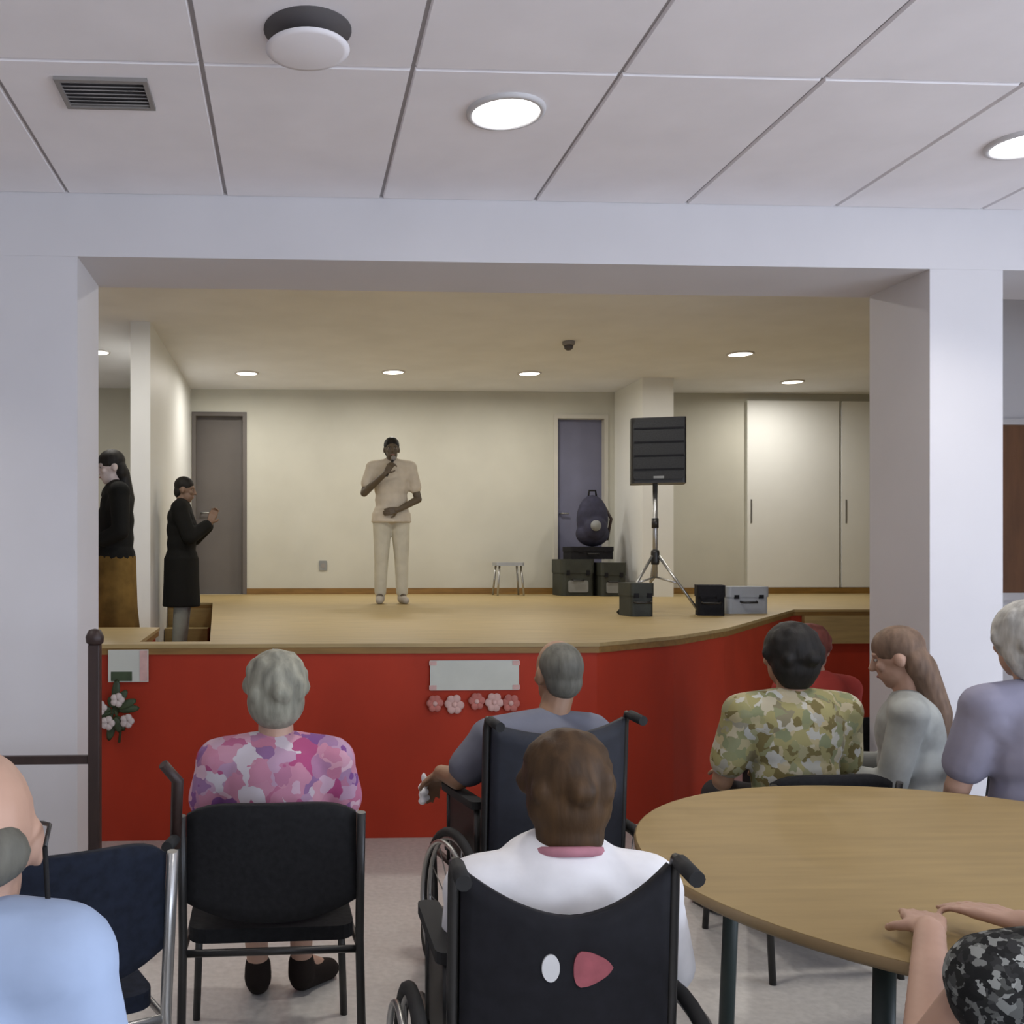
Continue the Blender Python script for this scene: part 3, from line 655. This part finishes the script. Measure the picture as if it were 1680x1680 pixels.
# people beyond the table
put(make_chair('blackfab', 'blackmetal', 0.73, 0.47), 1.91, 3.66, 0.05, 'black chair under the person in the olive print shirt')
J = seated(1.245, 0.20, 0.02); J['f'] = V((-0.1, 1, -0.05))
person('dark-haired person in an olive and yellow print shirt behind the round table', (1.91, 3.62, 0), 0.05, J, 'skin_tan', [shirt('yellowprint', 0.7, g=0.02), trousers('cloth_dark'), shoes('shoe_dark')], lambda *a: full_hair(*a, k=1.1), 'hair_black')
put(make_chair('blackfab', 'blackmetal', 0.73, 0.47), 2.69, 4.86, 0.1, 'black chair under the auburn-haired person in red')
J = seated(1.16, 0.17, 0.02); J['f'] = V((0.8, 0.5, -0.1))
person('auburn-haired person in a red top between the print shirt and the pillar', (2.68, 4.84, 0), 0.1, J, 'skin_fair', [shirt('cloth_red', 1.9), trousers('cloth_dark'), shoes('shoe_dark')], full_hair, 'hair_auburn')
put(make_chair('blackfab', 'blackmetal', 0.73, 0.47), 2.52, 3.80, 1.0, 'black chair in front of the right pillar')
J = seated(1.22, 0.165, 0.02); J['f'] = V((0.1, 1, -0.25))
person('tawny-haired person in a pale sage top in front of the right pillar', (2.50, 3.81, 0), 1.0, J, 'skin_fair', [shirt('cloth_sage', 1.8), trousers('cloth_dark'), shoes('shoe_dark')], long_hair, 'hair_tawny')
put(make_chair('navyfab', 'blackmetal', 0.70, 0.47), 2.46, 3.04, 0.0, 'dark chair under the white-haired person at the right edge')
J = seated(1.345, 0.19, 0.02, head=(-0.03, 0))
person('white-haired person in a lilac grey shirt at the right edge of the picture', (2.45, 3.06, 0), 0.0, J, 'skin_fair', [shirt('cloth_lilac', 0.7, g=0.022), trousers('cloth_dark'), shoes('shoe_dark')], lambda *a: full_hair(*a, k=1.18), 'hair_white')

# near person at the right edge with a bare arm on the table
put(make_chair('navyfab', 'blackmetal', 0.80, 0.50), 1.27, 1.36, -0.35, 'dark chair under the person in the black and white print dress')
J = seated(1.19, 0.20, 0.02)
J['elL'] = V((-0.26, 0.10, 0.70)); J['wrL'] = V((-0.10, 0.36, 0.80)); J['hdL'] = V((0.45, 1, -0.05)); J['hnL'] = V((0, 0, -1)); J['curlL'] = 0.15
J['wrR'] = V((0.10, 0.36, 0.81)); J['elR'] = V((0.255, 0.12, 0.735)); J['hdR'] = V((-0.45, 1, -0.02)); J['curlR'] = 0.15
person('person in a black and white print dress with a bare arm on the round table', (1.27, 1.40, 0), -0.05, J, 'skin_fair', [shirt('bwprint', 0.0, 'dress', 0.018, w=1.05), trousers('cloth_dark'), shoes('shoe_dark')], short_hair, 'hair_brown')

# near person at the left edge in light blue
put(make_chair('navyfab', 'chrome', 0.80, 0.50), -0.53, 1.17, 0.1, 'dark chair under the person in the light blue shirt')
J = seated(1.285, 0.205, 0.03, head=(0.075, 0.02)); J['shR'].z = 0.99; J['shL'].z = 0.99; J['neck'].z = 1.01; J['f'] = V((-0.2, 1, -0.12)); J['head'] += V((0.02, 0, -0.03))
J_blue = J
bl = person('person in a light blue shirt cut by the left edge of the picture', (-0.50, 1.20, 0), 0.05, J, 'skin_fair', [shirt('cloth_blue', 0.8, g=0.022), trousers('cloth_dark'), shoes('shoe_dark')], crown_hair, 'hair_steel')

# empty navy chair
put(make_chair('navyfab', 'chrome', 0.845, 0.53, 0.42), -0.60, 2.47, math.radians(26), 'empty navy chair beside the person in light blue')

# ------------------------------------------------------------------ people on the stage
J = standing(1.66, 0.185)
J['elR'] = V((0.275, 0.05, 1.10)); J['wrR'] = V((0.09, 0.22, 1.27)); J['hdR'] = V((-0.5, 0.1, 0.75)); J['hnR'] = V((-0.6, -0.6, 0)); J['curlR'] = 0.85
J['elL'] = V((-0.265, 0.02, 1.04)); J['wrL'] = V((-0.06, 0.19, 0.93)); J['hdL'] = V((1, 0.1, -0.2)); J['hnL'] = V((0, -1, 0)); J['curlL'] = 0.6
pf = (0.985, 9.70, SZ)
perf = person('performer in a beige polo shirt holding a microphone on the stage', pf, PI, J, 'skin_dark', [shirt('cloth_beige', 0.62, 'polo_shirt', 0.018, hem=0.10), trousers('cloth_stone'), shoes('shoe_light')], short_hair, 'hair_black')
hc = J['wrR']+V(J['hdR']).normalized()*0.085+V((-0.01, -0.02, 0))
d = V((-0.35, -0.25, 0.9)).normalized(); pa, pb = hc-d*0.10, hc+d*0.08
mi = empty('microphone', pf, PI); tag(mi, 'dark handheld microphone in the performer\'s raised hand', 'microphone')
MB().tube([pa, hc, pb], [0.010, 0.012, 0.015], 12).build('handle', 'blackmetal', mi)
MB().ell(pb+d*0.02, (0.026, 0.026, 0.028)).build('mesh_head', 'vent', mi)

J = standing(1.68, 0.17); J['f'] = V((0, 1, -0.12))
for k, s in (('L', -1), ('R', 1)):
    J['el'+k] = V((s*0.215, 0.10, 1.10)); J['wr'+k] = V((s*0.05, 0.26, 1.23)); J['hd'+k] = V((-s*0.25, 0.35, 0.85)); J['hn'+k] = V((-s, 0, 0)); J['curl'+k] = 0.3
person('dark-haired person in a long black coat and pale jeans at the stage\'s left', (-1.045, 9.25, 0.585), -PI/2, J, 'skin_olive', [shirt('cloth_black', 1.85, 'coat', 0.028, hem=0.46), trousers('cloth_jean'), shoes('shoe_dark')], short_hair, 'hair_black')
J = standing(1.69, 0.165); J['f'] = V((0, 1, -0.15))
for k, s in (('L', -1), ('R', 1)):
    J['el'+k] = V((s*0.21, 0.0, 1.10)); J['wr'+k] = V((s*0.09, 0.16, 1.02)); J['hd'+k] = V((-s, 0.4, -0.1)); J['hn'+k] = V((0, -1, 0))
person('long-haired person in a black top and golden brown skirt in the left wing', (-1.275, 7.1, 0.585), math.radians(110), J, 'skin_pale', [shirt('cloth_black', 1.7, 'top', 0.02), skirt('cloth_gold', 0.72, 0.15, 0.23), shoes('shoe_dark')], long_hair, 'hair_black')

# ------------------------------------------------------------------ round table
tb = tag(empty('round_table', (1.68, 2.34, 0)), 'large round oak table in front of the print shirt', 'table')
R = 0.80
MB().lathe([(0.001, 0.722), (R-0.008, 0.722), (R-0.002, 0.728)], n=72, cap=False).lathe([(R-0.002, 0.728), (R, 0.732), (R, 0.744), (R-0.003, 0.749)], n=72, cap=False).build('edge_band', 'tableedge', tb)
MB().lathe([(R-0.003, 0.749), (R-0.006, 0.75), (0.001, 0.75)], n=72).build('tabletop', 'table', tb)
for a in (200, 290, 20, 110):
    a = math.radians(a+20); c, s = math.cos(a), math.sin(a)
    MB().tube([(c*0.60, s*0.60, 0.722), (c*0.63, s*0.63, 0.0)], 0.022, 14).lathe([(0.05, 0.715), (0.05, 0.722)], (c*0.60, s*0.60, 0), 16).build('leg', 'tealmetal', tb)

# ------------------------------------------------------------------ objects on and before the stage
# loudspeaker and its tripod
sx, sy = 2.965, 7.85
st = tag(empty('speaker_stand', (sx, sy, SZ)), 'grey tripod stand under the loudspeaker', 'speaker stand')
MB().tube([(0, 0, 0.30), (0, 0, 1.06)], 0.020, 12).build('pole', 'chrome', st)
MB().lathe([(0.03, 0.40), (0.034, 0.42), (0.034, 0.50), (0.03, 0.52)], n=16).build('collar', 'blackmetal', st)
MB().lathe([(0.028, 0.70), (0.028, 0.78)], n=16).build('clamp', 'blackmetal', st)
for a in (200, 320, 80):
    a = math.radians(a); c, s = math.cos(a), math.sin(a)
    l = MB().tube([(c*0.03, s*0.03, 0.47), (c*0.36, s*0.36, 0.016)], 0.012, 8).build('leg', 'chrome', st)
    MB().tube([(c*0.34, s*0.34, 0.04), (c*0.372, s*0.372, 0.013)], 0.017, 8).build('rubber_foot', 'rubber', l)
    MB().tube([(0, 0, 0.30), (c*0.19, s*0.19, 0.25)], 0.008, 8).build('brace', 'chrome', st)
sp = tag(empty('loudspeaker', (sx+0.02, sy, SZ+1.06), -0.30), 'black loudspeaker box raised on the tripod stand', 'loudspeaker')
MB().rbox((-0.215, -0.13, 0), (0.215, 0.13, 0.53), 0.03, 3).build('cabinet', 'blackmetal', sp)
MB().rbox((-0.195, -0.145, 0.03), (0.195, -0.13, 0.50), 0.02, 3, 1).build('grille', 'grille', sp)
for z in (0.11, 0.22, 0.33, 0.44): MB().box((-0.19, -0.152, z-0.006), (0.19, -0.145, z+0.006)).build('grille_bar', 'charcoal', sp)
MB().box((-0.04, -0.148, 0.035), (0.04, -0.1445, 0.055)).build('badge', 'label', sp)
def case(name, label, loc, sx, sy, sz, m, rz=0, handle=True, cat='case', lab=None):
    t = tag(empty(name, loc, rz), label, cat)
    MB().rbox((-sx/2, -sy/2, 0), (sx/2, sy/2, sz*0.62), min(sx, sy)*0.12).build('body', m, t)
    MB().rbox((-sx/2-0.006, -sy/2-0.006, sz*0.62), (sx/2+0.006, sy/2+0.006, sz), min(sx, sy)*0.12).build('lid', m, t)
    if handle: MB().tube([(-0.07, -sy/2, sz*0.45), (-0.06, -sy/2-0.03, sz*0.42), (0.06, -sy/2-0.03, sz*0.42), (0.07, -sy/2, sz*0.45)], 0.009, 8).build('handle', 'blackmetal', t)
    for s in (-1, 1): MB().box((s*sx*0.3-0.02, -sy/2-0.012, sz*0.56), (s*sx*0.3+0.02, -sy/2, sz*0.70)).build('latch', 'charcoal', t)
    if lab: MB().rbox((-sx*0.3, -sy/2-0.012, sz*0.10), (sx*0.3, -sy/2-0.001, sz*0.42), 0.02, 3, 1).build('label_plate', 'label', t)
    return t
case('equipment_case', 'small black case left of the speaker stand', (2.70, 7.56, SZ), 0.18, 0.24, 0.26, 'greencase', 0.1)
case('equipment_case', 'dark grey case right of the speaker stand', (3.32, 7.62, SZ), 0.20, 0.22, 0.24, 'charcoal', -0.3)
case('plastic_crate', 'pale blue-grey plastic crate right of the speaker stand', (3.70, 7.92, SZ), 0.36, 0.28, 0.22, 'greypaint', 0.1, cat='crate')
# gear stacked in front of the blue-grey door
case('flight_case', 'dark flight case with a pale plate before the blue door', (3.40, 11.7, SZ), 0.40, 0.45, 0.44, 'greencase', 0, lab=True)
case('flight_case', 'dark flight case beside the pier before the blue door', (3.79, 11.55, SZ), 0.30, 0.40, 0.40, 'greencase', 0, lab=True)
case('amplifier_case', 'grey topped case lying across the two flight cases', (3.58, 11.68, SZ+0.44), 0.52, 0.36, 0.15, 'charcoal', 0.05)
bg = tag(empty('backpack', (3.63, 11.66, SZ+0.59), 0.1), 'navy backpack with a pale round badge on top of the cases', 'backpack')
m_ = MB(); m_.ell((0, 0, 0.33), (0.20, 0.13, 0.30)); m_.ell((0, 0, 0.16), (0.21, 0.14, 0.16)); m_.ell((0, -0.09, 0.22), (0.15, 0.09, 0.15))
blob(m_, 'bag_body', 'navybag', bg, 0.012, 4)
MB().lathe([(0.001, 0), (0.065, 0), (0.065, 0.01), (0.001, 0.01)], (-0.03, -0.172, 0.25), 24, V((0, -1, 0))).build('round_badge', 'label', bg)
MB().tube([(-0.05, 0, 0.61), (-0.04, 0, 0.68), (0.04, 0, 0.68), (0.05, 0, 0.61)], 0.012, 8).build('carry_loop', 'blackfab', bg)
MB().tube([(0.17, 0.05, 0.50), (0.25, 0.02, 0.34), (0.20, 0.03, 0.08)], 0.018, 8).build('shoulder_strap', 'darkbrown', bg)
# low stool by the wall and a wall socket
sl = tag(empty('stool', (2.62, 11.75, SZ)), 'low grey stool against the rear wall of the stage', 'stool')
MB().rbox((-0.17, -0.15, 0.36), (0.17, 0.15, 0.40), 0.04, 4).build('seat', 'greypaint', sl)
for a, b_ in ((-1, -1), (1, -1), (1, 1), (-1, 1)): MB().tube([(a*0.13, b_*0.11, 0.36), (a*0.16, b_*0.14, 0)], 0.012, 8).build('leg', 'chrome', sl)
so = tag(empty('wall_socket', (0.38, BACK, SZ+0.36)), 'grey socket plate low on the rear stage wall', 'wall socket')
MB().rbox((-0.05, -0.012, -0.06), (0.05, 0, 0.06), 0.012, 3, 1).build('plate', 'label', so)
MB().lathe([(0.028, 0), (0.028, 0.006)], (0, -0.011, 0), 20, V((0, -1, 0))).build('socket_face', 'vent', so)
# sheet on the stage front with pink paper flowers below it
FY = F-0.008
pz = tag(empty('paper_sign', (0.975, FY, 0.865)), 'white paper sign taped to the red stage front', 'sign')
MB().box((-0.24, -0.004, -0.075), (0.24, 0.0, 0.085)).build('sheet', 'paper', pz)
for x, y in ((-0.225, 0.07), (0.225, 0.07), (-0.225, -0.06), (0.225, -0.06)): MB().box((x-0.02, -0.006, y-0.012), (x+0.02, -0.004, y+0.012)).build('tape', 'palepink', pz)
def paper_flower(x, z, r, m, label, seed):
    t = tag(empty('paper_flower', (x, FY, z)), label, 'decoration', 'pink paper decorations under the sign')
    random.seed(seed)
    for k in range(6):
        a = 2*PI*k/6+random.uniform(-0.2, 0.2)
        MB().ell((math.cos(a)*r*0.6, -0.010, math.sin(a)*r*0.6), (r*0.45, 0.008, r*0.45), None, 10, 6).build('petal', m, t)
    MB().ell((0, -0.014, 0), (r*0.3, 0.012, r*0.3), None, 10, 6).build('centre', 'palepink', t)
for i, (x, z, r, m) in enumerate(((0.76, 0.72, 0.045, 'pinkpaper'), (0.865, 0.715, 0.052, 'palepink'), (0.985, 0.73, 0.045, 'pinkpaper'), (1.08, 0.725, 0.05, 'palepink'), (1.17, 0.72, 0.048, 'pinkpaper'))):
    paper_flower(x, z, r, m, ('first', 'second', 'third', 'fourth', 'fifth')[i]+' pink paper flower from the left below the white sign', i)
# poster and flowers at the left of the stage front
ps = tag(empty('poster', (-0.865, FY, 0.93), 0), 'pale green poster on the stage front beside the left pillar', 'poster')
MB().box((-0.105, -0.005, -0.085), (0.105, 0, 0.085)).build('sheet', 'paper', ps)
MB().box((0.06, -0.007, -0.08), (0.10, -0.005, 0.08)).build('border', 'palepink', ps)
MB().box((-0.09, -0.007, -0.08), (0.02, -0.005, -0.03)).build('print', 'leaf', ps)
fl = tag(empty('flower_spray', (-0.93, FY, 0.70)), 'spray of dark leaves and pale flowers hung on the stage front', 'flowers')
random.seed(3)
for k in range(12):
    a = random.uniform(0, 2*PI); L = random.uniform(0.06, 0.13)
    Bm = Euler((0, -a, 0)).to_matrix(); MB().ell((math.cos(a)*L*0.6, -0.03-random.random()*0.03, math.sin(a)*L*0.8), (L*0.5, 0.006, 0.022), Bm, 8, 6).build('leaf', 'leaf', fl)
for x, z in ((-0.07, 0.02), (-0.03, -0.06), (0.02, 0.06), (0.07, -0.05)):
    q = MB()
    for k in range(5): a = 2*PI*k/5; q.ell((x+math.cos(a)*0.02, -0.07, z+math.sin(a)*0.02), (0.019, 0.012, 0.019), None, 8, 6)
    q.build('blossom', 'petal', fl)
MB().tube([(0, -0.03, 0), (0.03, -0.03, -0.10), (0.02, -0.02, -0.17)], 0.007, 8).box((-0.015, -0.03, -0.02), (0.015, 0, 0.02)).build('stem', 'leaf', fl)
# dark handrail beside the left pillar
hr = tag(empty('handrail', (-0.725, 3.62, 0)), 'dark brown post and rail in front of the left pillar', 'handrail')
for x in (0, -1.1):
    p = MB().rbox((x-0.022, -0.022, 0.0), (x+0.022, 0.022, 1.18), 0.006, 2).build('post', 'darkbrown', hr)
    MB().lathe([(0.022, 1.18), (0.032, 1.19), (0.034, 1.21), (0.022, 1.235), (0.001, 1.24)], (x, 0, 0), 16).build('post_cap', 'darkbrown', p)
MB().rbox((-1.078, -0.012, 0.745), (-0.022, 0.012, 0.775), 0.004, 2).build('rail', 'darkbrown', hr)
MB().rbox((-1.078, -0.012, 0.12), (-0.022, 0.012, 0.15), 0.004, 2).build('rail', 'darkbrown', hr)
# crutch leaning at the black chair
ck = tag(empty('crutch', (-0.315, 2.62, 0)), 'grey crutch with dark grip leaning left of the black chair', 'crutch')
MB().tube([(-0.03, 0, 0.02), (0.0, 0.02, 0.72)], 0.011, 10).build('shaft', 'chrome', ck)
MB().tube([(0.0, 0.02, 0.72), (0.006, 0.022, 0.90), (-0.03, 0.0, 0.95)], [0.015, 0.017, 0.014], 10).build('upper_sleeve', 'darkbrown', ck)
MB().tube([(0.0, 0.02, 0.745), (-0.01, -0.08, 0.75)], 0.015, 10).build('grip', 'rubber', ck)
MB().lathe([(0.02, 0), (0.018, 0.03), (0.012, 0.05)], (-0.03, 0, 0), 12).build('rubber_tip', 'rubber', ck)
# framed brown panel on the cross wall, past the right pillar
bp = tag(empty('wall_panel', (5.05, 6.2, 1.82)), 'brown wooden panel on the wall past the right pillar', 'wall panel')
MB().box((-0.55, -0.03, -0.55), (0.55, 0, 0.55)).build('board', 'brownpanel', bp)
f_ = MB().box((-0.59, -0.04, -0.60), (0.59, 0, -0.55)).box((-0.59, -0.04, 0.55), (0.59, 0, 0.59)).box((-0.59, -0.04, -0.55), (-0.55, 0, 0.55)).box((0.55, -0.04, -0.55), (0.59, 0, 0.55))
f_.build('frame', 'pale', bp)

# spectacles with a cord on the person in light blue
gl = tag(empty('spectacles', bl.location, bl.rotation_euler.z), 'black spectacles with a neck cord on the person in light blue', 'spectacles')
_J = J_blue; B, r, f, u = basis(_J['f'], _J['u']); h = _J['head']
for s_ in (1, -1):
    e = h+r*s_*0.033+u*0.006+f*0.112
    MB().tube([e+r*0.023*math.cos(2*PI*i/16)+u*0.018*math.sin(2*PI*i/16) for i in range(16)], 0.0025, 6, True).build('lens_rim', 'blackmetal', gl)
    MB().tube([e+r*s_*0.023, h+r*s_*0.082+u*0.010+f*0.06, h+r*s_*0.090+u*0.018-f*0.02, h+r*s_*0.084-u*0.005-f*0.05], 0.003, 6).build('temple_arm', 'blackmetal', gl)
MB().tube([h+r*0.012+u*0.008+f*0.113, h+u*0.012+f*0.116, h-r*0.012+u*0.008+f*0.113], 0.0025, 6).build('bridge', 'blackmetal', gl)
pts = [h+r*0.084-u*0.005-f*0.05, h+r*0.088-u*0.08-f*0.055, h+r*0.075-u*0.16-f*0.085, h-u*0.185-f*0.125, h-r*0.075-u*0.16-f*0.085, h-r*0.088-u*0.08-f*0.055, h-r*0.084-u*0.005-f*0.05]
MB().tube(pts, 0.0035, 6).build('neck_cord', 'blackfab', gl)

# white tissue in the hand of the person in the navy wheelchair
ts = tag(empty('tissue', (0.862, 3.38, -0.065), math.radians(10)), 'crumpled white tissue in the hand of the grey-shirted person', 'tissue')
q = MB(); random.seed(8)
for k in range(9): q.ell((-0.325+random.uniform(-0.014, 0.014), 0.285+random.uniform(-0.02, 0.02), 0.655+k*0.009), (0.013, 0.016, 0.014), Euler((random.random()*3, random.random()*3, 0)).to_matrix(), 8, 6)
blob(q, 'crumpled_sheet', 'cloth_white', ts, 0.005, 2)
q = MB(); q.ell((-0.33, 0.285, 0.745), (0.010, 0.018, 0.022), None, 8, 6); q.ell((-0.318, 0.295, 0.73), (0.012, 0.012, 0.02), None, 8, 6); blob(q, 'folded_corner', 'cloth_white', ts, 0.005, 1)
